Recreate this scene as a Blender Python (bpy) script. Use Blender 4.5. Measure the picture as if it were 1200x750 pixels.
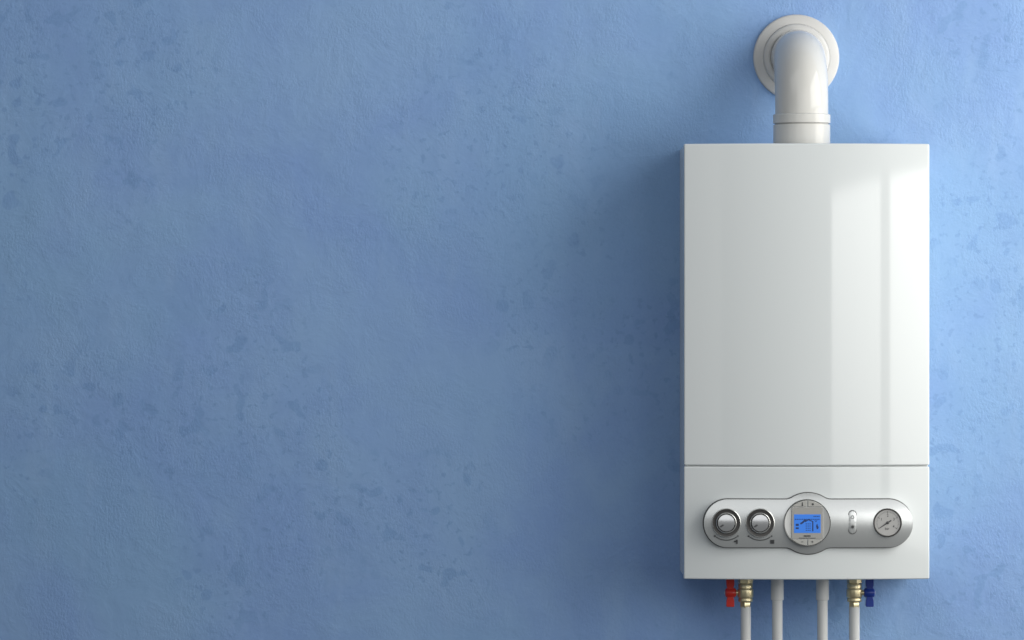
import bpy, bmesh, math
from mathutils import Vector, Matrix

# ------------------------------------------------------------------ clear
for o in list(bpy.data.objects):
    bpy.data.objects.remove(o, do_unlink=True)
S = bpy.context.scene
C = S.collection
PI = math.pi

# ------------------------------------------------------------------ camera
CAMD = 7.1                       # metres from lens to wall
FPX = 4968.0                     # focal length in 1200-px-wide picture pixels
cd = bpy.data.cameras.new('camera')
cd.sensor_width = 36.0
cd.lens = FPX / 1200.0 * 36.0
cd.clip_end = 100.0
cam = bpy.data.objects.new('camera', cd)
cam.location = (0, -CAMD, 0)
cam.rotation_euler = (PI / 2, 0, 0)
C.objects.link(cam)
S.camera = cam

# ------------------------------------------------------------------ world: even grey light of a room
w = bpy.data.worlds.new('World')
S.world = w
w.use_nodes = True
bg = w.node_tree.nodes['Background']
bg.inputs[0].default_value = (0.86, 0.96, 1.06, 1)
bg.inputs[1].default_value = 0.07

# ------------------------------------------------------------------ lamps (window panes on the right, soft overhead, weak added fill at left)
def area(name, A, B, z0, z1, radiance, target, color=(1, 1, 1), fade=None, tilt=None):
    """rectangular lamp standing between plan points A and B, from z0 to z1"""
    A = Vector((A[0], A[1], 0)); B = Vector((B[0], B[1], 0))
    ex = (B - A); sx = ex.length; ex.normalize()
    ey = Vector((0, 0, 1))
    c = (A + B) / 2 + ey * (z0 + z1) / 2
    sy = z1 - z0
    if tilt:
        ez = (c - Vector(target)).normalized()
        ey = ez.cross(ex).normalized()
    ez = ex.cross(ey)
    if (Vector(target) - c).dot(-ez) < 0:
        ex = -ex; ez = -ez
    L = bpy.data.lights.new(name, 'AREA')
    L.shape = 'RECTANGLE'; L.size = sx; L.size_y = sy
    L.energy = radiance * PI * sx * sy
    L.color = color
    if fade:
        L.use_nodes = True
        nt = L.node_tree
        em = nt.nodes['Emission']
        g = nt.nodes.new('ShaderNodeNewGeometry')
        sp = nt.nodes.new('ShaderNodeSeparateXYZ')
        mr = nt.nodes.new('ShaderNodeMapRange')
        nt.links.new(g.outputs['Parametric'], sp.inputs[0])
        nt.links.new(sp.outputs['Y'], mr.inputs['Value'])
        mr.inputs['To Min'].default_value = fade[0]
        mr.inputs['To Max'].default_value = fade[1]
        nt.links.new(mr.outputs[0], em.inputs['Strength'])
    o = bpy.data.objects.new(name, L)
    m = Matrix((ex, ey, ez)).transposed().to_4x4()
    m.translation = c
    o.matrix_world = m
    C.objects.link(o)
    return o

TG = (0.45, -0.1, 0.0)
WCOL = (1.0, 0.995, 0.965)
area('window_light', (1.065, -3.73), (1.381, -2.536), -0.48, 0.312, 3.7, TG, WCOL, fade=(0.35, 1.15))
area('window_light', (1.423, -2.377), (1.745, -1.16), -0.48, 0.312, 4.6, TG, WCOL, fade=(0.45, 1.25))
area('window_light', (1.75, -1.10), (1.85, -0.08), -0.45, 0.45, 4.7, TG, (1.04, 0.99, 0.90))
area('upper_window_light', (1.70, -1.80), (2.0, -0.20), 0.50, 1.60, 5.3, TG, WCOL)
area('overhead_light', (-3.0, -7.8), (4.0, -7.8), 0.60, 4.4, 1.0, (0.2, 0, 0), (0.98, 0.99, 1.0), tilt=True)
area('ceiling_light', (-1.6, -1.5), (0.2, -1.5), 1.2, 2.2, 1.15, (-0.2, 0, 0), (0.97, 0.99, 1.0), tilt=True)
area('side_fill_light', (-1.0, -6.0), (-2.6, -2.0), -0.5, 0.7, 0.55, TG, (1.0, 0.99, 0.96))  # added fill lamp for left highlights and a faint reflection on the front

S.view_settings.view_transform = 'Standard'
S.view_settings.look = 'None'
S.view_settings.exposure = 0.0
S.view_settings.gamma = 1.0
S.view_settings.use_curve_mapping = False

# ------------------------------------------------------------------ helpers
def P(px, py, y):
    """world point at depth y seen at photograph pixel (px,py); used once to take sizes off the photograph"""
    d = (y + CAMD) / FPX
    return Vector(((px - 600) * d, y, (375 - py) * d))

def new_mat(name, color, rough=0.4, metal=0.0, spec=0.5, coat=0.0, emit=None, estr=0.0):
    m = bpy.data.materials.new(name)
    m.use_nodes = True
    b = m.node_tree.nodes['Principled BSDF']
    b.inputs['Base Color'].default_value = (*color, 1)
    b.inputs['Roughness'].default_value = rough
    b.inputs['Metallic'].default_value = metal
    b.inputs['Specular IOR Level'].default_value = spec
    b.inputs['Coat Weight'].default_value = coat
    if emit:
        b.inputs['Emission Color'].default_value = (*emit, 1)
        b.inputs['Emission Strength'].default_value = estr
    return m

def node(m, t, **kw):
    n = m.node_tree.nodes.new(t)
    for k, v in kw.items():
        setattr(n, k, v)
    return n

def add_relief(m, scale=(60, 60, 60), strength=0.1, dist=0.001, rough_var=0.0, detail=4, col_var=0.0):
    nt = m.node_tree; b = nt.nodes['Principled BSDF']
    tc = node(m, 'ShaderNodeTexCoord'); mp = node(m, 'ShaderNodeMapping')
    mp.inputs['Scale'].default_value = scale
    nt.links.new(tc.outputs['Object'], mp.inputs[0])
    n = node(m, 'ShaderNodeTexNoise'); n.inputs['Scale'].default_value = 1.0; n.inputs['Detail'].default_value = detail
    nt.links.new(mp.outputs[0], n.inputs['Vector'])
    if strength > 0:
        bp = node(m, 'ShaderNodeBump'); bp.inputs['Strength'].default_value = strength; bp.inputs['Distance'].default_value = dist
        nt.links.new(n.outputs['Fac'], bp.inputs['Height'])
        nt.links.new(bp.outputs[0], b.inputs['Normal'])
    if rough_var > 0:
        r = b.inputs['Roughness'].default_value
        mr = node(m, 'ShaderNodeMapRange')
        mr.inputs['To Min'].default_value = max(0, r - rough_var); mr.inputs['To Max'].default_value = r + rough_var
        nt.links.new(n.outputs['Fac'], mr.inputs['Value']); nt.links.new(mr.outputs[0], b.inputs['Roughness'])
    if col_var > 0:
        c = b.inputs['Base Color'].default_value
        mx = node(m, 'ShaderNodeMix', data_type='RGBA')
        mx.inputs[6].default_value = (c[0] * (1 - col_var), c[1] * (1 - col_var), c[2] * (1 - col_var), 1)
        mx.inputs[7].default_value = (min(1, c[0] * (1 + col_var)), min(1, c[1] * (1 + col_var)), min(1, c[2] * (1 + col_var)), 1)
        nt.links.new(n.outputs['Fac'], mx.inputs[0]); nt.links.new(mx.outputs[2], b.inputs['Base Color'])

M = {}
M['enamel'] = new_mat('white_enamel', (0.682, 0.718, 0.728), 0.055, spec=0.5)
add_relief(M['enamel'], (5, 5, 5), 0.015, 0.0004, rough_var=0.012, detail=1)
M['casing'] = new_mat('casing_enamel', (0.72, 0.74, 0.73), 0.3)
add_relief(M['casing'], (20, 20, 20), 0.0, rough_var=0.05)
M['flue'] = new_mat('flue_plastic', (0.605, 0.60, 0.575), 0.085, spec=0.38)
add_relief(M['flue'], (10, 10, 10), 0.02, 0.0005, rough_var=0.02, detail=1)
M['flange'] = new_mat('flange_plastic', (0.575, 0.572, 0.56), 0.35)
add_relief(M['flange'], (30, 30, 30), 0.03, 0.0006, rough_var=0.05)
M['pipe'] = new_mat('pipe_plastic', (0.70, 0.71, 0.705), 0.25)
add_relief(M['pipe'], (60, 60, 8), 0.03, 0.0004, rough_var=0.05)
M['silver'] = new_mat('brushed_silver', (0.66, 0.68, 0.68), 0.25, metal=0.60)
add_relief(M['silver'], (1400, 60, 60), 0.02, 0.0001, rough_var=0.04, col_var=0.03)
M['silver_edge'] = new_mat('satin_silver', (0.66, 0.67, 0.66), 0.30, metal=0.75)
add_relief(M['silver_edge'], (300, 300, 300), 0.0, rough_var=0.05)
M['knob'] = new_mat('spun_silver', (0.70, 0.71, 0.72), 0.22, metal=0.72)
add_relief(M['knob'], (300, 300, 300), 0.0, rough_var=0.02)
M['well'] = new_mat('dark_well_metal', (0.075, 0.073, 0.071), 0.32, metal=0.5)
add_relief(M['well'], (200, 200, 200), 0.0, rough_var=0.05)
M['rim'] = new_mat('grey_rim_metal', (0.17, 0.173, 0.17), 0.3, metal=0.6)
add_relief(M['rim'], (200, 200, 200), 0.0, rough_var=0.05)
M['gap_shade'] = new_mat('dark_gap_shade', (0.085, 0.088, 0.088), 0.5)  # dark colour standing in for shade in narrow gaps
add_relief(M['gap_shade'], (200, 200, 200), 0.05, 0.0002, rough_var=0.05)
M['bezel'] = new_mat('warm_grey_plastic', (0.36, 0.355, 0.34), 0.35)
add_relief(M['bezel'], (500, 500, 500), 0.05, 0.0001, rough_var=0.05)
M['button'] = new_mat('pale_button', (0.42, 0.42, 0.40), 0.35)
add_relief(M['button'], (500, 500, 500), 0.05, 0.0001, rough_var=0.05)
M['ink'] = new_mat('dark_print', (0.05, 0.052, 0.055), 0.5)
add_relief(M['ink'], (300, 300, 300), 0.0, col_var=0.2)
M['dial'] = new_mat('gauge_face', (0.40, 0.40, 0.395), 0.5)
add_relief(M['dial'], (600, 600, 600), 0.0, col_var=0.08)
M['screen'] = new_mat('blue_backlit_lcd', (0.015, 0.06, 0.22), 0.15, emit=(0.062, 0.225, 0.74), estr=0.72)
add_relief(M['screen'], (300, 300, 300), 0.0, rough_var=0.03)
M['lcd_ink'] = new_mat('lcd_dark_segment', (0.01, 0.02, 0.06), 0.4, emit=(0.01, 0.04, 0.16), estr=0.4)
add_relief(M['lcd_ink'], (300, 300, 300), 0.0, col_var=0.2)
M['brass'] = new_mat('brass', (0.76, 0.67, 0.43), 0.33, metal=0.88)
add_relief(M['brass'], (150, 150, 150), 0.0, rough_var=0.05, col_var=0.06)
M['red'] = new_mat('red_plastic', (0.62, 0.03, 0.02), 0.3)
add_relief(M['red'], (120, 120, 120), 0.05, 0.0004, rough_var=0.06)
M['blue'] = new_mat('blue_plastic', (0.015, 0.045, 0.30), 0.3)
add_relief(M['blue'], (120, 120, 120), 0.05, 0.0004, rough_var=0.06)

def wall_material():
    m = new_mat('blue_plaster', (0.17, 0.28, 0.48), 0.75, spec=0.25)
    nt = m.node_tree; b = nt.nodes['Principled BSDF']; lk = nt.links.new
    tc = node(m, 'ShaderNodeTexCoord'); co = tc.outputs['Object']
    def noise(scale, detail, rough=0.5, dist=0.0, mscale=None, off=(0, 0, 0)):
        src = co
        if mscale or off != (0, 0, 0):
            mp = node(m, 'ShaderNodeMapping')
            mp.inputs['Scale'].default_value = mscale or (1, 1, 1)
            mp.inputs['Location'].default_value = off
            lk(co, mp.inputs[0]); src = mp.outputs[0]
        n = node(m, 'ShaderNodeTexNoise')
        n.inputs['Scale'].default_value = scale; n.inputs['Detail'].default_value = detail
        n.inputs['Roughness'].default_value = rough; n.inputs['Distortion'].default_value = dist
        lk(src, n.inputs['Vector']); return n.outputs['Fac']
    def ramp(src, a, c):
        r = node(m, 'ShaderNodeMapRange', interpolation_type='SMOOTHSTEP')
        r.inputs['From Min'].default_value = a; r.inputs['From Max'].default_value = c
        lk(src, r.inputs['Value']); return r.outputs[0]
    def mul(a, c):
        n = node(m, 'ShaderNodeMath', operation='MULTIPLY')
        for i, v in enumerate((a, c)):
            if isinstance(v, (int, float)): n.inputs[i].default_value = v
            else: lk(v, n.inputs[i])
        return n.outputs[0]
    def mix(fac, a, c):
        n = node(m, 'ShaderNodeMix', data_type='RGBA')
        lk(fac, n.inputs[0])
        for i, v in ((6, a), (7, c)):
            if isinstance(v, tuple): n.inputs[i].default_value = (*v, 1)
            else: lk(v, n.inputs[i])
        return n.outputs[2]
    # broad uneven limewash: bluer and greyer areas
    big = noise(3.2, 6, 0.62, 0.4)
    col = mix(ramp(big, 0.33, 0.68), (0.217, 0.353, 0.661), (0.262, 0.421, 0.682))
    hue = noise(2.0, 4, 0.6, 0.2, off=(4, 0, 9))
    col = mix(mul(ramp(hue, 0.42, 0.66), 0.55), col, (0.226, 0.401, 0.634))
    # slanting brush streaks
    st = noise(9, 5, 0.6, 0.3, mscale=(1.6, 1, 0.5), off=(7, 3, 1))
    col = mix(mul(ramp(st, 0.5, 0.72), 0.5), col, (0.282, 0.439, 0.696))
    # darker damp-looking blotches with a crisp edge, in clusters
    sp = noise(29, 1.4, 0.42, 0.12, off=(1.3, 0, 2.2))
    cl = noise(4.2, 2, 0.5, 0.0, off=(9, 2, 5))
    col = mix(mul(mul(ramp(sp, 0.60, 0.645), ramp(cl, 0.42, 0.60)), 0.62), col, (0.171, 0.308, 0.570))
    def near(x, z, r):
        vm = node(m, 'ShaderNodeVectorMath', operation='DISTANCE')
        lk(co, vm.inputs[0]); vm.inputs[1].default_value = (x, 0, z)
        return ramp(vm.outputs['Value'], r, r * 0.2)
    def mx(a, c):
        n = node(m, 'ShaderNodeMath', operation='MAXIMUM'); lk(a, n.inputs[0]); lk(c, n.inputs[1]); return n.outputs[0]
    patch = mx(near(-0.06, 0.30, 0.30), near(0.78, -0.02, 0.22))
    sp2 = noise(75, 2, 0.5, 0.2, off=(3.3, 0, 8.2))
    col = mix(mul(mul(ramp(sp2, 0.585, 0.65), mx(ramp(cl, 0.42, 0.58), patch)), 0.60), col, (0.171, 0.302, 0.557))
    # grain
    gr = noise(230, 4, 0.65)
    col = mix(mul(ramp(gr, 0.25, 0.8), 0.4), col, (0.282, 0.445, 0.723))
    lk(col, b.inputs['Base Color'])
    # relief: trowelled plaster
    r0 = noise(210, 3.5, 0.6, 0.2, mscale=(1.3, 1, 0.85))
    pt = noise(10, 5, 0.65, 0.5, off=(5, 0, 3))
    r1 = mul(r0, ramp(pt, 0.36, 0.66))
    r2 = noise(30, 3, 0.5, 0.8, off=(2, 0, 4))
    r3 = noise(7, 3, 0.5)
    b1 = node(m, 'ShaderNodeBump'); b1.inputs['Strength'].default_value = 1.0; b1.inputs['Distance'].default_value = 0.0012
    b2 = node(m, 'ShaderNodeBump'); b2.inputs['Strength'].default_value = 1.0; b2.inputs['Distance'].default_value = 0.0009
    b3 = node(m, 'ShaderNodeBump'); b3.inputs['Strength'].default_value = 1.0; b3.inputs['Distance'].default_value = 0.004
    lk(r3, b3.inputs['Height'])
    lk(r2, b2.inputs['Height']); lk(b3.outputs[0], b2.inputs['Normal'])
    lk(r1, b1.inputs['Height']); lk(b2.outputs[0], b1.inputs['Normal'])
    lk(b1.outputs[0], b.inputs['Normal'])
    return m
M['wall'] = wall_material()

def world_loc(o):
    v = Vector((0, 0, 0))
    while o is not None:
        v = v + o.location
        o = o.parent
    return v

def link(name, bm, mat, parent=None, sharp=35, bevel=0.0, segs=2, recalc=True):
    """link a bmesh given in world coordinates as one mesh object under parent"""
    if recalc:
        bmesh.ops.recalc_face_normals(bm, faces=bm.faces[:])
    if parent is not None:
        bmesh.ops.translate(bm, verts=bm.verts[:], vec=-world_loc(parent))
    me = bpy.data.meshes.new(name)
    bm.to_mesh(me); bm.free()
    for p in me.polygons:
        p.use_smooth = True
    me.set_sharp_from_angle(angle=math.radians(sharp))
    me.materials.append(mat)
    o = bpy.data.objects.new(name, me)
    C.objects.link(o)
    o.parent = parent
    if bevel > 0:
        md = o.modifiers.new('bevel', 'BEVEL')
        md.width = bevel; md.segments = segs; md.limit_method = 'ANGLE'; md.angle_limit = math.radians(40)
        md.harden_normals = True
    return o

def thing(name, label, cat, loc, group=None):
    o = bpy.data.objects.new(name, None)
    o.empty_display_size = 0.05
    o.location = loc
    o['label'] = label; o['category'] = cat
    if group: o['group'] = group
    C.objects.link(o)
    return o

def frame(o, n, up=Vector((0, 0, 1))):
    n = n.normalized()
    u = up.cross(n)
    if u.length < 1e-6: u = Vector((1, 0, 0))
    u.normalize(); v = n.cross(u).normalized()
    return (Vector(o), u, v, n)

def W(f, a, b, h):
    return f[0] + f[1] * a + f[2] * b + f[3] * h

def lathe(bm, f, prof, seg=48, cap0=True, cap1=True, rot=0.0):
    """spin (radius, height) pairs round the frame's normal"""
    rings = []
    for r, h in prof:
        if r < 1e-7:
            rings.append([bm.verts.new(W(f, 0, 0, h))])
        else:
            rings.append([bm.verts.new(W(f, r * math.cos(2 * PI * k / seg + rot), r * math.sin(2 * PI * k / seg + rot), h)) for k in range(seg)])
    for a, c in zip(rings[:-1], rings[1:]):
        for k in range(seg):
            k2 = (k + 1) % seg
            if len(a) == 1 and len(c) == 1: continue
            if len(a) == 1: bm.faces.new((a[0], c[k], c[k2]))
            elif len(c) == 1: bm.faces.new((a[k], a[k2], c[0]))
            else: bm.faces.new((a[k], a[k2], c[k2], c[k]))
    if cap0 and len(rings[0]) > 1: bm.faces.new(rings[0][::-1])
    if cap1 and len(rings[-1]) > 1: bm.faces.new(rings[-1])

def poly(bm, f, pts, h0, h1):
    """flat polygon pts in the frame's plane, extruded from h0 to h1"""
    a = [bm.verts.new(W(f, x, y, h0)) for x, y in pts]
    c = [bm.verts.new(W(f, x, y, h1)) for x, y in pts]
    n = len(pts)
    bm.faces.new(a[::-1]); bm.faces.new(c)
    for k in range(n):
        bm.faces.new((a[k], a[(k + 1) % n], c[(k + 1) % n], c[k]))

def rect(x0, y0, x1, y1):
    return [(x0, y0), (x1, y0), (x1, y1), (x0, y1)]

def circ(cx, cy, r, n=20):
    return [(cx + r * math.cos(2 * PI * k / n), cy + r * math.sin(2 * PI * k / n)) for k in range(n)]

def stroke(bm, f, pts, wd, h0, h1):
    """thin band following a polyline in the frame's plane"""
    L, R = [], []
    for i, p in enumerate(pts):
        a = Vector(pts[max(0, i - 1)]); c = Vector(pts[min(len(pts) - 1, i + 1)])
        d = (c - a).normalized(); nrm = Vector((-d.y, d.x)) * wd / 2
        L.append((p[0] + nrm.x, p[1] + nrm.y)); R.append((p[0] - nrm.x, p[1] - nrm.y))
    for i in range(len(pts) - 1):
        poly(bm, f, [R[i], R[i + 1], L[i + 1], L[i]], h0, h1)

def ringband(bm, f, cx, cy, r0, r1, h0, h1, n=32):
    for k in range(n):
        a0, a1 = 2 * PI * k / n, 2 * PI * (k + 1) / n
        poly(bm, f, [(cx + r0 * math.cos(a0), cy + r0 * math.sin(a0)), (cx + r1 * math.cos(a0), cy + r1 * math.sin(a0)),
                     (cx + r1 * math.cos(a1), cy + r1 * math.sin(a1)), (cx + r0 * math.cos(a1), cy + r0 * math.sin(a1))], h0, h1)

def text_into(bm, f, s, cx, cy, size, h):
    cu = bpy.data.curves.new('t', 'FONT'); cu.body = s; cu.size = size; cu.align_x = 'CENTER'; cu.align_y = 'CENTER'
    cu.resolution_u = 3; cu.offset = size * 0.012
    to = bpy.data.objects.new('t', cu); C.objects.link(to)
    dg = bpy.context.evaluated_depsgraph_get()
    me = bpy.data.meshes.new_from_object(to.evaluated_get(dg))
    vs = [bm.verts.new(W(f, cx + v.co.x, cy + v.co.y, h)) for v in me.vertices]
    for p in me.polygons:
        try: bm.faces.new([vs[i] for i in p.vertices])
        except ValueError: pass
    bpy.data.objects.remove(to); bpy.data.curves.remove(cu); bpy.data.meshes.remove(me)

def box(bm, lo, hi):
    v = [bm.verts.new((x, y, z)) for x in (lo[0], hi[0]) for y in (lo[1], hi[1]) for z in (lo[2], hi[2])]
    for f in ((0, 1, 3, 2), (4, 6, 7, 5), (0, 4, 5, 1), (2, 3, 7, 6), (0, 2, 6, 4), (1, 5, 7, 3)):
        bm.faces.new([v[i] for i in f])

# ------------------------------------------------------------------ the wall
bm = bmesh.new()
box(bm, (-4.0, 0.0, -2.5), (4.0, 0.2, 2.5))
o = link('wall', bm, M['wall'])
o['kind'] = 'structure'

# ------------------------------------------------------------------ the boiler
YE = -0.200                     # depth of the front panel's side edges
BUL = 0.020                     # how far its middle bulges out
pa = P(801.3, 168.5, YE); pb = P(1089.2, 678.5, YE)
XL, ZT = pa.x, pa.z
XR, ZB = pb.x, pb.z
XC, HW = (XL + XR) / 2, (XR - XL) / 2
ZG = P(945, 546.0, YE).z         # joint between the two panels
PXM = (CAMD + YE) / FPX          # metres per photo pixel on the front

def yf(x):
    t = (x - XC) / HW
    return YE - BUL * (1 - t * t)

boiler = thing('boiler', 'glossy white wall-mounted boiler with silver control panel and blue screen', 'boiler', (XC, 0, ZB))

def shell(bm, x0, x1, yback, dy, z0, z1, n=56):
    pts = [(x0, yback)] + [(x0 + (x1 - x0) * k / n, yf(x0 + (x1 - x0) * k / n) + dy) for k in range(n + 1)] + [(x1, yback)]
    f = (Vector((0, 0, 0)), Vector((1, 0, 0)), Vector((0, 1, 0)), Vector((0, 0, 1)))
    poly(bm, f, pts, z0, z1)

bm = bmesh.new(); shell(bm, XL + 0.0016, XR - 0.0016, 0.0, 0.0075, ZB + 0.0016, ZT - 0.0016)
link('casing', bm, M['casing'], boiler, bevel=0.002)
bm = bmesh.new(); shell(bm, XL, XR, YE + 0.035, 0.0, ZG + 0.0008, ZT)
link('front_panel', bm, M['enamel'], boiler, bevel=0.0026, segs=4)
bm = bmesh.new(); shell(bm, XL, XR, YE + 0.035, 0.0, ZB, ZG - 0.0008)
link('lower_panel', bm, M['enamel'], boiler, bevel=0.0022, segs=4)

# --- silver control plate: a long pill joined to a circle
ZP = P(946, 612.6, YE).z
X0, X1 = P(824.3, 0, YE).x, P(1068.2, 0, YE).x
RP = 28.0 * PXM
XD = P(945.8, 0, YE).x            # centre of the circle
RD = 35.6 * PXM
RF = 16.0 * PXM                   # blend radius between pill and circle
H = 0.0056
# blend circles: centre at height RP+RF, distance RD+RF from the circle's centre
FX = math.sqrt((RD + RF) ** 2 - (RP + RF) ** 2)
TX = FX * RD / (RD + RF)

def half_height(x, grow=0.0):
    rp, rd, rf = RP + grow, RD + grow, RF - grow
    dx = abs(x - XD)
    if dx <= TX * rd / RD: return math.sqrt(max(0, rd * rd - dx * dx))
    if dx <= FX: return (RP + RF) - math.sqrt(max(0, rf * rf - (FX - dx) ** 2))
    a, c = X0 + RP, X1 - RP
    if x < a: return math.sqrt(max(0, rp * rp - (a - x) ** 2))
    if x > c: return math.sqrt(max(0, rp * rp - (x - c) ** 2))
    return rp

def spine_dist(x, z):
    a, c = X0 + RP, X1 - RP
    dx = a - x if x < a else (x - c if x > c else 0)
    return math.hypot(dx * 0.35, z - ZP)

def yplate(x, z):
    d = spine_dist(x, z) / RP
    t = (x - XC) / HW
    return YE - 0.012 - 0.008 * (1 - t * t) - 0.0058 - H * (1 - d * d)

def plate(bm, grow, top, yoff_back, nr=28):
    xs = []
    a, c = X0 + RP, X1 - RP
    n = 20
    for k in range(n + 1): xs.append(a - (RP + grow) * math.cos(PI / 2 * k / n))
    m = 110
    for k in range(1, m): xs.append(a + (c - a) * k / m)
    for k in range(n + 1): xs.append(c + (RP + grow) * math.sin(PI / 2 * k / n))
    cols, back = [], []
    for x in xs:
        hh = max(half_height(x, grow), 1e-6)
        cols.append([bm.verts.new((x, top(x, ZP + hh * s), ZP + hh * s)) for s in [-math.cos(PI * j / nr) for j in range(nr + 1)]])
        back.append((bm.verts.new((x, yf(x) + yoff_back, ZP - hh)), bm.verts.new((x, yf(x) + yoff_back, ZP + hh))))
    for i in range(len(xs) - 1):
        for j in range(nr):
            bm.faces.new((cols[i][j], cols[i + 1][j], cols[i + 1][j + 1], cols[i][j + 1]))
        bm.faces.new((cols[i][0], back[i][0], back[i + 1][0], cols[i + 1][0]))
        bm.faces.new((cols[i][nr], cols[i + 1][nr], back[i + 1][1], back[i][1]))
    bmesh.ops.remove_doubles(bm, verts=bm.verts[:], dist=2e-6)

bm = bmesh.new(); plate(bm, 0.0, yplate, 0.001)
cp = link('control_panel', bm, M['silver'], boiler, sharp=50)
bm = bmesh.new(); plate(bm, 0.0015, lambda x, z: yf(x) - 0.0010, 0.001, nr=8)
link('panel_gap_shade', bm, M['gap_shade'], cp, sharp=50)  # dark sheet in place of the shaded recess gap round the plate

def spot(px, py):
    """frame standing on the control plate where photo pixel (px,py) falls; units of W() are metres"""
    q = P(px, py, YE - 0.03); x, z = q.x, q.z
    e = 0.002
    gx = (yplate(x + e, ZP) - yplate(x - e, ZP)) / (2 * e)
    return frame((x, yplate(x, z), z), Vector((gx, -1, 0)))
U = PXM * 0.9965                   # one photo pixel on the plate

# --- two knobs
for i, (kx, ky) in enumerate(((851.3, 612.8), (890.8, 612.8))):
    f = spot(kx, ky)
    bm = bmesh.new()
    lathe(bm, f, [(17.1 * U, -0.010), (17.1 * U, 0.0008), (16.8 * U, 0.0016), (16.4 * U, 0.0018), (16.1 * U, 0.0014), (15.9 * U, 0.0004)], cap0=False, cap1=False)
    kb = bmesh.new()
    # the knob: skirt, groove, crown
    lathe(kb, f, [(9.9 * U, 0.0002), (9.9 * U, 0.0056),
                  (9.7 * U, 0.0062), (9.0 * U, 0.0065), (7.0 * U, 0.0065), (5.0 * U, 0.0065), (3.0 * U, 0.0065), (1.5 * U, 0.0065), (0, 0.0065)], cap0=False)
    for v in kb.verts:
        r_ = v.co - f[0]; h = r_.dot(f[3]); b_ = r_.dot(f[2])
        if h > 0.0060: v.co += f[3] * (0.0063 + 0.0019 * (1 - (b_ / (9.9 * U)) ** 2) - h)
    k = link('knob', kb, M['knob'], boiler, sharp=38)
    link('knob_rim', bm, M['silver_edge'], k, sharp=60)
    rb = bmesh.new()
    lathe(rb, f, [(12.1 * U, 0.0002), (12.1 * U, 0.0034), (11.9 * U, 0.0042), (11.5 * U, 0.0046), (11.1 * U, 0.0042), (10.9 * U, 0.0034), (10.9 * U, 0.0002)], cap0=False, cap1=False)
    link('knob_ring', rb, M['silver_edge'], k, sharp=60)
    wb = bmesh.new()
    lathe(wb, f, [(16.2 * U, 0.0010), (14.6 * U, 0.0007), (13.0 * U, 0.0005), (9.7 * U, 0.0005)], cap0=False, cap1=False)
    link('knob_well', wb, M['well'], k, sharp=60)
    pbm = bmesh.new()
    d = Vector((-6.3, -4.0)).normalized(); q = Vector((-d.y, d.x))
    pts = []
    for a, b_ in ((3.9, -0.9), (8.2, -0.9), (8.2, 0.9), (3.9, 0.9)):
        v = d * a * U + q * b_ * U; pts.append((v.x, v.y))
    poly(pbm, f, pts, 0.0060, 0.0083)
    link('pointer_mark', pbm, M['ink'], k)

# --- print below the knobs, laid as thin ink on the plate
def on_plate(px, py, lift=0.00035):
    q = P(px, py, YE - 0.03); x, z = q.x, q.z
    return Vector((x, yplate(x, z) - lift, z))

def print_poly(bm, pts, lift=0.0007):
    top = [bm.verts.new(on_plate(x, y, lift)) for x, y in pts]
    bm.faces.new(top)

def print_stroke(bm, pts, wd, lift=0.0007):
    for i in range(len(pts) - 1):
        a, c = Vector(pts[i]), Vector(pts[i + 1])
        d = (c - a).normalized(); nn = Vector((-d.y, d.x)) * wd / 2
        print_poly(bm, [a - nn, c - nn, c + nn, a + nn], lift)

def arc_pts(cx, cy, r, a0, a1, n=14):
    return [(cx + r * math.cos(math.radians(a0 + (a1 - a0) * k / n)), cy + r * math.sin(math.radians(a0 + (a1 - a0) * k / n))) for k in range(n + 1)]

for kx in (851.3, 890.8):
    bm = bmesh.new()
    print_stroke(bm, arc_pts(kx, 612.8, 20.4, 126, 54), 0.9)
    link('scale_arc', bm, M['ink'], cp)
    bm = bmesh.new()
    print_poly(bm, circ(kx - 13.4, 628.4, 1.15, 12))
    link('minimum_mark', bm, M['ink'], cp)
    bm = bmesh.new()
    c0 = (kx + 13.45, 628.3)
    print_poly(bm, [(c0[0] + x, c0[1] + y) for x, y in ((-1.2, -.35), (-.35, -.35), (-.35, -1.2), (.35, -1.2), (.35, -.35), (1.2, -.35), (1.2, .35), (.35, .35), (.35, 1.2), (-.35, 1.2), (-.35, .35), (-1.2, .35))])
    link('plus_mark', bm, M['ink'], cp)
bm = bmesh.new()     # tap symbol
print_poly(bm, [(860.2, 634.2), (862.6, 633.4), (862.6, 632.6), (864.6, 632.6), (864.6, 637.6), (862.9, 637.6), (862.9, 635.8), (860.2, 635.6)])
link('tap_symbol', bm, M['ink'], cp)
bm = bmesh.new()     # radiator symbol
for k in range(3):
    print_poly(bm, [(902.9 + k * 1.6, 632.7), (904.2 + k * 1.6, 632.7), (904.2 + k * 1.6, 637.4), (902.9 + k * 1.6, 637.4)])
print_poly(bm, [(902.9, 633.6), (907.4, 633.6), (907.4, 634.5), (902.9, 634.5)], 0.0006)
print_poly(bm, [(902.9, 635.9), (907.4, 635.9), (907.4, 636.7), (902.9, 636.7)], 0.0006)
link('radiator_symbol', bm, M['ink'], cp)

# --- round display in the middle
f = spot(945.9, 612.8)
RDISP = 27.0
disp = None
bm = bmesh.new()
# collar ring of the display
lathe(bm, f, [(27.9 * U, -0.012), (27.6 * U, 0.0010), (27.3 * U, 0.0018), (26.9 * U, 0.0018), (26.5 * U, 0.0010), (26.5 * U, -0.004)], seg=72, cap0=False, cap1=False)
ringbm = bm
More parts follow.
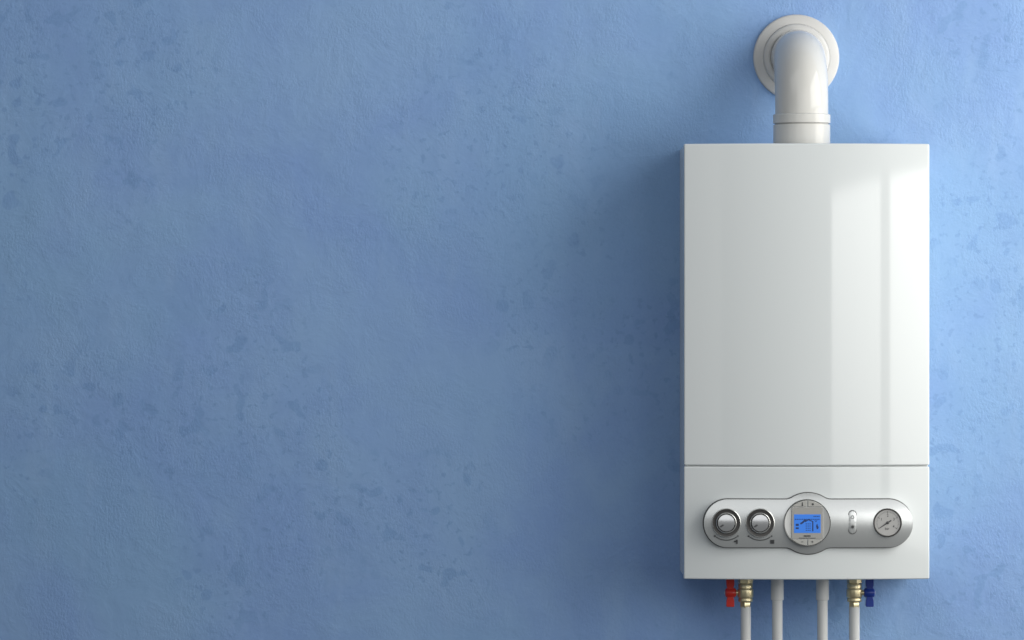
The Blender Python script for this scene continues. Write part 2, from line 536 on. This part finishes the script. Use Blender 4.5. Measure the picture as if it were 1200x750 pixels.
# body: flat between two chords, falling away as a crescent on either side
bm = bmesh.new()
CH = 18.6
def body_h(x, y):
    d = max(0.0, abs(x) - CH) / (26.6 - CH)
    return 0.0012 + 0.0006 * d ** 1.4
ny, nx = 24, 44
xs = sorted(set([round(26.5 * math.sin(PI / 2 * k / (nx // 2)), 4) for k in range(-nx // 2, nx // 2 + 1)] + [-CH, CH, -CH - 0.3, CH + 0.3]))
cols = []
for x in xs:
    hh = max(math.sqrt(max(0, 26.5 ** 2 - x * x)), 1e-3)
    cols.append([bm.verts.new(W(f, x * U, hh * s * U, body_h(x, 0))) for s in [-1 + 2 * j / ny for j in range(ny + 1)]])
for i in range(len(cols) - 1):
    for j in range(ny):
        bm.faces.new((cols[i][j], cols[i + 1][j], cols[i + 1][j + 1], cols[i][j + 1]))
disp = link('display', bm, M['silver_edge'], boiler, sharp=12)
link('display_rim', ringbm, M['rim'], disp, sharp=60)
# flat grey bezel
def chord_poly(x0, x1, y0, y1, R, n=10):
    """rectangle x0..x1, y0..y1 clipped by the circle of radius R"""
    pts = []
    def edge(xa, ya, xb, yb):
        for k in range(n):
            x = xa + (xb - xa) * k / n; y = ya + (yb - ya) * k / n
            r = math.hypot(x, y)
            if r > R: 
                # slide along the circle
                if abs(y) > abs(x) * 0.2 and abs(xb - xa) > abs(yb - ya):
                    y = math.copysign(math.sqrt(max(0, R * R - x * x)), y)
                else:
                    x = math.copysign(math.sqrt(max(0, R * R - y * y)), x)
            pts.append((x * U, y * U))
    edge(x0, y0, x1, y0); edge(x1, y0, x1, y1); edge(x1, y1, x0, y1); edge(x0, y1, x0, y0)
    return pts
bm = bmesh.new()
poly(bm, f, rect(-18.3 * U, -18.6 * U, 18.3 * U, 18.2 * U), 0.0005, 0.0032)
link('bezel', bm, M['bezel'], disp, bevel=0.0004)
# four segment-shaped buttons
def seg_button(x0, x1, ylow, R):
    xe = math.sqrt(R * R - ylow * ylow)
    pts = []
    a, c = (max(x0, -xe), min(x1, xe))
    n = 10
    pts = [(a * U, ylow * U), (c * U, ylow * U)]
    for k in range(n + 1):
        x = c + (a - c) * k / n
        y = math.sqrt(max(0, R * R - x * x))
        if y > ylow + 0.05: pts.append((x * U, y * U))
    return pts
for sy in (1, -1):
    for sx in (1, -1):
        base = seg_button(0.75, 40, 19.2, 26.2)
        pts = [(x * sx, y * sy) for x, y in base]
        if sx * sy < 0: pts = pts[::-1]
        bm = bmesh.new(); poly(bm, f, pts, 0.0004, 0.0036)
        bt = link('button', bm, M['button'], disp, bevel=0.0005)
bm = bmesh.new()     # button symbols
poly(bm, f, circ(6.4 * U, 22.0 * U, 1.3 * U), 0.0036, 0.0039)
link('sun_symbol', bm, M['ink'], disp)
bm = bmesh.new()
poly(bm, f, rect(-6.4 * U, 21.2 * U, -5.3 * U, 24.3 * U), 0.0036, 0.0039); poly(bm, f, circ(-5.85 * U, 20.9 * U, 0.95 * U, 10), 0.0036, 0.00395)
link('thermometer_symbol', bm, M['ink'], disp)
bm = bmesh.new(); poly(bm, f, rect(-7.3 * U, -22.3 * U, -4.8 * U, -21.6 * U), 0.0036, 0.0039)
link('minus_symbol', bm, M['ink'], disp)
bm = bmesh.new(); poly(bm, f, rect(4.6 * U, -22.3 * U, 7.1 * U, -21.6 * U), 0.0036, 0.0039); poly(bm, f, rect(5.5 * U, -23.2 * U, 6.2 * U, -20.7 * U), 0.0036, 0.00395)
link('plus_symbol', bm, M['ink'], disp)
# the screen
bm = bmesh.new(); poly(bm, f, rect(-15.6 * U, -11.6 * U, 15.6 * U, 10.2 * U), 0.0020, 0.0034)
scr = link('screen', bm, M['screen'], disp)
bm = bmesh.new()
def px_rect(x0, y0, x1, y1, h=0.0036):   # photo-like offsets, y down
    poly(bm, f, rect(x0 * U, -y1 * U, x1 * U, -y0 * U), 0.0030, h)
for k in range(14):                       # dotted line under the heading row
    px_rect(-14.6 + k * 2.1, -4.9, -13.1 + k * 2.1, -3.9)
for k in range(4): px_rect(7.2 + k * 1.9, -8.3, 8.5 + k * 1.9, -7.2)
px_rect(-13.6, 0.8, -10.1, 3.4); px_rect(-13.6, 5.0, -10.1, 7.0)
stroke(bm, f, [(-8.2 * U, -0.9 * U), (-5.6 * U, 0.6 * U), (-3.6 * U, 2.6 * U), (-1.6 * U, 3.4 * U)], 2.1 * U, 0.0032, 0.0036)
stroke(bm, f, [(-2.8 * U, 1.6 * U), (1.2 * U, 4.0 * U), (6.3 * U, 1.8 * U), (6.3 * U, -9.6 * U)], 1.5 * U, 0.0032, 0.0036)
for k in range(4):
    px_rect(-1.9, 0.4 + k * 2.5, -0.7, 1.5 + k * 2.5); px_rect(0.3, 0.4 + k * 2.5, 1.5, 1.5 + k * 2.5); px_rect(2.5, 0.4 + k * 2.5, 3.7, 1.5 + k * 2.5)
poly(bm, f, [(10.2 * U, -4.0 * U), (11.0 * U, -7.0 * U), (12.4 * U, -7.2 * U), (13.3 * U, -5.0 * U), (12.2 * U, -3.0 * U), (11.6 * U, -0.6 * U), (10.6 * U, -2.0 * U)], 0.0032, 0.0036)
stroke(bm, f, [(8.6 * U, 3.2 * U), (9.9 * U, 1.6 * U), (11.4 * U, 3.2 * U)], 0.8 * U, 0.0032, 0.0036)
link('screen_symbols', bm, M['lcd_ink'], scr)
bm = bmesh.new()                          # illegible small print under the screen
for k in range(5): px_rect(-4.2 + k * 1.65, 14.2, -2.95 + k * 1.65, 16.0)
for k in range(10): px_rect(-9.5 + k * 1.95, 17.2, -8.0 + k * 1.95, 17.9)
link('small_print', bm, M['ink'], disp)

# --- rocker: two halves of an upright pill
f = spot(999.0, 612.0)
def half_pill(r, ylow, yc, sy):
    pts = [(-r * U, ylow * U * sy), (r * U, ylow * U * sy)] + [(r * math.cos(PI * k / 12) * U, (yc + r * math.sin(PI * k / 12)) * U * sy) for k in range(13)]
    return pts if sy > 0 else pts[::-1]
bm = bmesh.new()
full = half_pill(5.0, 0, 9.2, 1)[2:] + [(x, y) for x, y in half_pill(5.0, 0, 9.2, -1)[:-2][::-1]][::-1]
top = [(5.0 * math.cos(PI * k / 12) * U, (9.2 + 5.0 * math.sin(PI * k / 12)) * U) for k in range(13)]
bot = [(5.0 * math.cos(PI + PI * k / 12) * U, (-9.2 + 5.0 * math.sin(PI + PI * k / 12)) * U) for k in range(13)]
# a dark surround following the bowed plate
surr = [bm.verts.new(Vector((W(f, x, y, 0).x, yplate(W(f, x, y, 0).x, W(f, x, y, 0).z) - 0.0003, W(f, x, y, 0).z))) for x, y in top + bot]
bm.faces.new(surr)
sw = link('rocker_switch', bm, M['gap_shade'], boiler)
for sy in (1, -1):
    bm = bmesh.new()
    r, n = 4.1, 12
    rows = []
    # bowed key: rows from the middle to the rounded end
    ys = [0.6 + (9.2 + r - 0.6) * k / 16 for k in range(17)]
    for yy in ys:
        hw = r if yy <= 9.2 else math.sqrt(max(0, r * r - (yy - 9.2) ** 2))
        hw = max(hw, 0.02)
        row = []
        for k in range(9):
            p = W(f, (-hw + 2 * hw * k / 8) * U, yy * sy * U, 0)
            e = 1 - abs(-1 + 2 * k / 8) ** 6 * 0.35
            row.append(bm.verts.new(Vector((p.x, yplate(p.x, p.z) - 0.0008 * e, p.z))))
        rows.append(row)
    for a, c in zip(rows[:-1], rows[1:]):
        for k in range(8): bm.faces.new((a[k], a[k + 1], c[k + 1], c[k]))
    ex = bmesh.ops.extrude_face_region(bm, geom=bm.faces[:])
    bmesh.ops.translate(bm, verts=[v for v in ex['geom'] if isinstance(v, bmesh.types.BMVert)], vec=(0, 0.0014, 0))
    link('rocker_key', bm, M['silver'], sw, sharp=40)
bm = bmesh.new()
oc = [(999.0 + 1.75 * math.cos(2 * PI * k / 18), 606.0 + 1.75 * math.sin(2 * PI * k / 18)) for k in range(19)]
print_stroke(bm, oc, 0.75, 0.0016)
link('ring_symbol', bm, M['ink'], sw)
bm = bmesh.new(); print_poly(bm, circ(999.0, 617.4, 1.7, 14), 0.0016)
for a in range(8):
    ca, sa = math.cos(a * PI / 4), math.sin(a * PI / 4)
    print_stroke(bm, [(999 + 2.1 * ca, 617.4 + 2.1 * sa), (999 + 2.7 * ca, 617.4 + 2.7 * sa)], 0.5, 0.0016)
link('dot_symbol', bm, M['ink'], sw)

# --- pressure gauge
f = spot(1040.3, 612.6)
bm = bmesh.new()
lathe(bm, f, [(16.8 * U, -0.011), (16.8 * U, 0.0014), (16.3 * U, 0.0024), (15.7 * U, 0.0024), (15.2 * U, 0.0016), (15.1 * U, 0.0002)], seg=64, cap0=False, cap1=False)
ga = link('pressure_gauge', bm, M['well'], boiler, sharp=60)
bm = bmesh.new(); lathe(bm, f, [(15.3 * U, -0.0025), (15.3 * U, 0.0006), (0, 0.0006)], seg=64, cap0=False)
link('dial_face', bm, M['dial'], ga)
bm = bmesh.new()
A0, A1 = 213.0, -33.0
for k in range(33):
    a = math.radians(A0 + (A1 - A0) * k / 32)
    major = k % 8 == 0
    r0, r1 = (10.6, 13.6) if major else (12.0, 13.2)
    wd = 0.55 if major else 0.35
    stroke(bm, f, [(r0 * U * math.cos(a), r0 * U * math.sin(a)), (r1 * U * math.cos(a), r1 * U * math.sin(a))], wd * U, 0.0004, 0.0008)
link('scale_marks', bm, M['ink'], ga)
bm = bmesh.new()
for s, a in (('1', 152), ('2', 90), ('3', 28), ('4', -33)):
    a = math.radians(a)
    text_into(bm, f, s, 8.3 * U * math.cos(a), 8.3 * U * math.sin(a), 4.4 * U, 0.0008)
text_into(bm, f, 'bar', -0.7 * U, -7.0 * U, 4.0 * U, 0.0008)
link('scale_numerals', bm, M['ink'], ga, recalc=False)
bm = bmesh.new()
d = Vector((-10.6, -6.9)).normalized(); q = Vector((-d.y, d.x))
pts = []
for a, b_ in ((-5.0, -0.75), (0, -0.75), (11.5, -0.28), (11.5, 0.28), (0, 0.75), (-5.0, 0.75)):
    v = (d * a + q * b_) * U; pts.append((v.x, v.y))
poly(bm, f, pts, 0.0012, 0.0016)
lathe(bm, f, [(1.7 * U, 0.0004), (1.7 * U, 0.0020), (1.2 * U, 0.0023), (0, 0.0023)], seg=20, cap0=False)
link('needle', bm, M['ink'], ga)

# ------------------------------------------------------------------ the flue
Q = P(933.0, 67.5, 0.0)
DP = 0.136
RPIPE = 0.0437
BR = 0.094
flue = thing('flue_pipe', 'thick white elbow flue pipe rising from the boiler top into the wall', 'flue pipe', (Q.x, -DP, ZT - 0.0016))
# swept elbow
bm = bmesh.new()
path = [(Vector((Q.x, -0.004, Q.z)), Vector((0, -1, 0)))]
path.append((Vector((Q.x, -(DP - BR), Q.z)), Vector((0, -1, 0))))
for k in range(1, 29):
    a = PI / 2 * k / 28
    path.append((Vector((Q.x, -(DP - BR) - BR * math.sin(a), Q.z - BR * (1 - math.cos(a)))), Vector((0, -math.cos(a), -math.sin(a)))))
zc1 = P(939, 134.3, -DP).z; zc0 = P(939, 145.0, -DP).z
path.append((Vector((Q.x, -DP, zc0)), Vector((0, 0, -1))))
SEG = 64
rings = []
for p, t in path:
    u = Vector((1, 0, 0)); v = t.cross(u).normalized()
    rings.append([bm.verts.new(p + u * RPIPE * math.cos(2 * PI * k / SEG) + v * RPIPE * math.sin(2 * PI * k / SEG)) for k in range(SEG)])
for a, c in zip(rings[:-1], rings[1:]):
    for k in range(SEG): bm.faces.new((a[k], a[(k + 1) % SEG], c[(k + 1) % SEG], c[k]))
link('elbow', bm, M['flue'], flue, sharp=60)
fz = (Vector((Q.x, -DP, 0)), Vector((1, 0, 0)), Vector((0, 1, 0)), Vector((0, 0, 1)))
bm = bmesh.new()
RC = 0.0473
lathe(bm, fz, [(RC - 0.002, zc0), (RC, zc0 + 0.0008), (RC, zc1 - 0.001), (RC - 0.001, zc1), (RPIPE - 0.001, zc1 + 0.0006)], seg=64, cap0=False, cap1=False)
link('collar', bm, M['flue'], flue)
zs1 = zc0 - 0.0016
bm = bmesh.new()
lathe(bm, fz, [(RC - 0.0004, ZT - 0.001), (RC - 0.0004, zs1 - 0.0006), (RC - 0.002, zs1), (RC - 0.0035, zs1 + 0.0004), (RC - 0.0035, zc0 + 0.004)], seg=64, cap0=False, cap1=False)
link('socket', bm, M['flue'], flue)
fy = frame((Q.x, 0, Q.z), Vector((0, -1, 0)))
bm = bmesh.new()
s = CAMD / FPX
lathe(bm, fy, [(50.4 * s, 0.0), (50.4 * s, 0.004), (49.8 * s, 0.0062), (48.4 * s, 0.0074), (40.2 * s, 0.0096), (39.4 * s, 0.0098), (39.0 * s, 0.0092), (38.6 * s, 0.0120), (38.0 * s, 0.0138),
               (36.8 * s, 0.0148), (34.0 * s, 0.0160), (32.4 * s, 0.0162), (31.3 * s, 0.0158), (30.7 * s, 0.0150), (30.3 * s, 0.013)], seg=96, cap0=False, cap1=False)
link('wall_flange', bm, M['flange'], flue, sharp=50)

# ------------------------------------------------------------------ valves and pipes under the boiler
YV = -0.105
PV = (CAMD + YV) / FPX
def zv(py): return (375 - py) * PV
ZEND = -1.05
def column(name, cx, mat, parent, prof, seg=40, rot=0.0, sharp=35):
    """prof: (half width in photo px, photo y)"""
    f = (Vector((cx, YV, 0)), Vector((1, 0, 0)), Vector((0, 1, 0)), Vector((0, 0, 1)))
    bm = bmesh.new()
    lathe(bm, f, [(r * PV, zv(y)) for r, y in prof], seg=seg, rot=rot)
    return link(name, bm, mat, parent, sharp=sharp)

def valve(px, side, mat, label):
    cx = (px - 600) * PV
    v = thing('valve', label, 'valve', (cx, YV, zv(712.3)), 'brass valves under the boiler')
    column('top_nut', cx, M['brass'], v, [(7.5, 668.0), (8.6, 668.5), (8.9, 683.0), (8.3, 683.8), (7.4, 683.8)][::-1], seg=6, rot=PI / 6 + 0.25, sharp=25)
    column('body', cx, M['brass'], v, [(7.2, 670), (7.2, 684.0), (8.3, 684.3), (8.6, 684.8), (8.6, 688.8), (8.3, 689.2), (7.6, 689.4), (7.6, 689.9), (8.8, 690.1), (9.2, 690.8), (9.3, 692.0), (9.3, 698.8), (9.1, 699.8),
                                       (8.7, 700.2), (7.6, 700.4), (7.6, 700.9), (8.2, 701.1), (8.5, 701.6), (8.5, 704.4), (8.2, 705.2), (6.4, 705.5)][::-1])
    column('compression_nut', cx, M['brass'], v, [(5.6, 704.8), (6.3, 705.6), (6.6, 706.4), (6.6, 711.2), (6.3, 712.2), (5.0, 712.4)][::-1], seg=6, rot=PI / 6 - 0.18, sharp=25)
    zc = zv(694.6)
    fx = frame((cx, YV, zc), Vector((side, 0, 0)))
    bm = bmesh.new()
    lathe(bm, fx, [(3.2 * PV, 7.0 * PV), (3.2 * PV, 11.0 * PV), (2.2 * PV, 11.2 * PV), (2.2 * PV, 14.0 * PV)], seg=24)
    link('stem', bm, M['brass'], v)
    # butterfly handle: two wings and a barrel hub
    bm = bmesh.new()
    fh = frame((cx, YV, zc), Vector((0, -1, 0)))
    def wing(sz):
        o = [(14.4, 3.0), (21.4, 3.0), (21.6, 6.0), (22.4, 9.0), (22.6, 15.6), (21.8, 16.5), (14.0, 16.5), (13.2, 15.6), (13.3, 9.0), (14.2, 6.0)]
        pts = [(x * side * PV, y * sz * PV) for x, y in o]
        if side * sz < 0: pts = pts[::-1]
        poly(bm, fh, pts, -3.6 * PV, 3.6 * PV)
    wing(1); wing(-1)
    hd = link('handle', bm, mat, v, bevel=0.0013, segs=3)
    bm = bmesh.new()
    lathe(bm, fx, [(3.4 * PV, 11.0 * PV), (4.4 * PV, 11.3 * PV), (5.5 * PV, 12.8 * PV), (5.9 * PV, 15.5 * PV), (5.9 * PV, 20.0 * PV), (5.3 * PV, 22.6 * PV), (3.6 * PV, 23.8 * PV), (0, 24.1 * PV)], seg=32)
    hub = link('hub', bm, mat, hd)
    bm = bmesh.new()
    lathe(bm, fx, [(2.2 * PV, 23.0 * PV), (2.2 * PV, 24.3 * PV), (1.5 * PV, 24.8 * PV), (0, 24.8 * PV)], seg=12)
    link('screw', bm, M['silver_edge'], hd)
    return v, cx

valve(873.6, -1, M['red'], 'brass valve with red butterfly handle at the left under the boiler')
valve(1001.2, 1, M['blue'], 'brass valve with blue butterfly handle at the right under the boiler')

def thin_pipe(px, hw, ytop, label, sleeve=None):
    cx = (px - 600) * PV
    p = thing('water_pipe', label, 'pipe', (cx, YV, ZEND), 'white pipes under the boiler')
    f = (Vector((cx, YV, 0)), Vector((1, 0, 0)), Vector((0, 1, 0)), Vector((0, 0, 1)))
    bm = bmesh.new()
    lathe(bm, f, [(hw * PV, ZEND), (hw * PV, zv(ytop))], seg=40)
    link('tube', bm, M['pipe'], p)
    if sleeve:
        bm = bmesh.new()
        lathe(bm, f, [(hw * PV * 0.98, zv(sleeve[1]) - 0.0002), (sleeve[0] * PV - 0.0006, zv(sleeve[1])), (sleeve[0] * PV, zv(sleeve[1]) + 0.0008), (sleeve[0] * PV, zv(672))], seg=40, cap0=False)
        link('sleeve', bm, M['pipe'], p)

thin_pipe(873.9, 6.1, 711.0, 'white pipe below the red-handled valve')
thin_pipe(910.9, 6.2, 675.0, 'white sleeved pipe second from left, beside the red-handled valve', (7.6, 703.2))
thin_pipe(963.9, 6.2, 675.0, 'white sleeved pipe third from left, beside the blue-handled valve', (7.6, 703.2))
thin_pipe(1001.2, 6.3, 711.0, 'white pipe below the blue-handled valve')
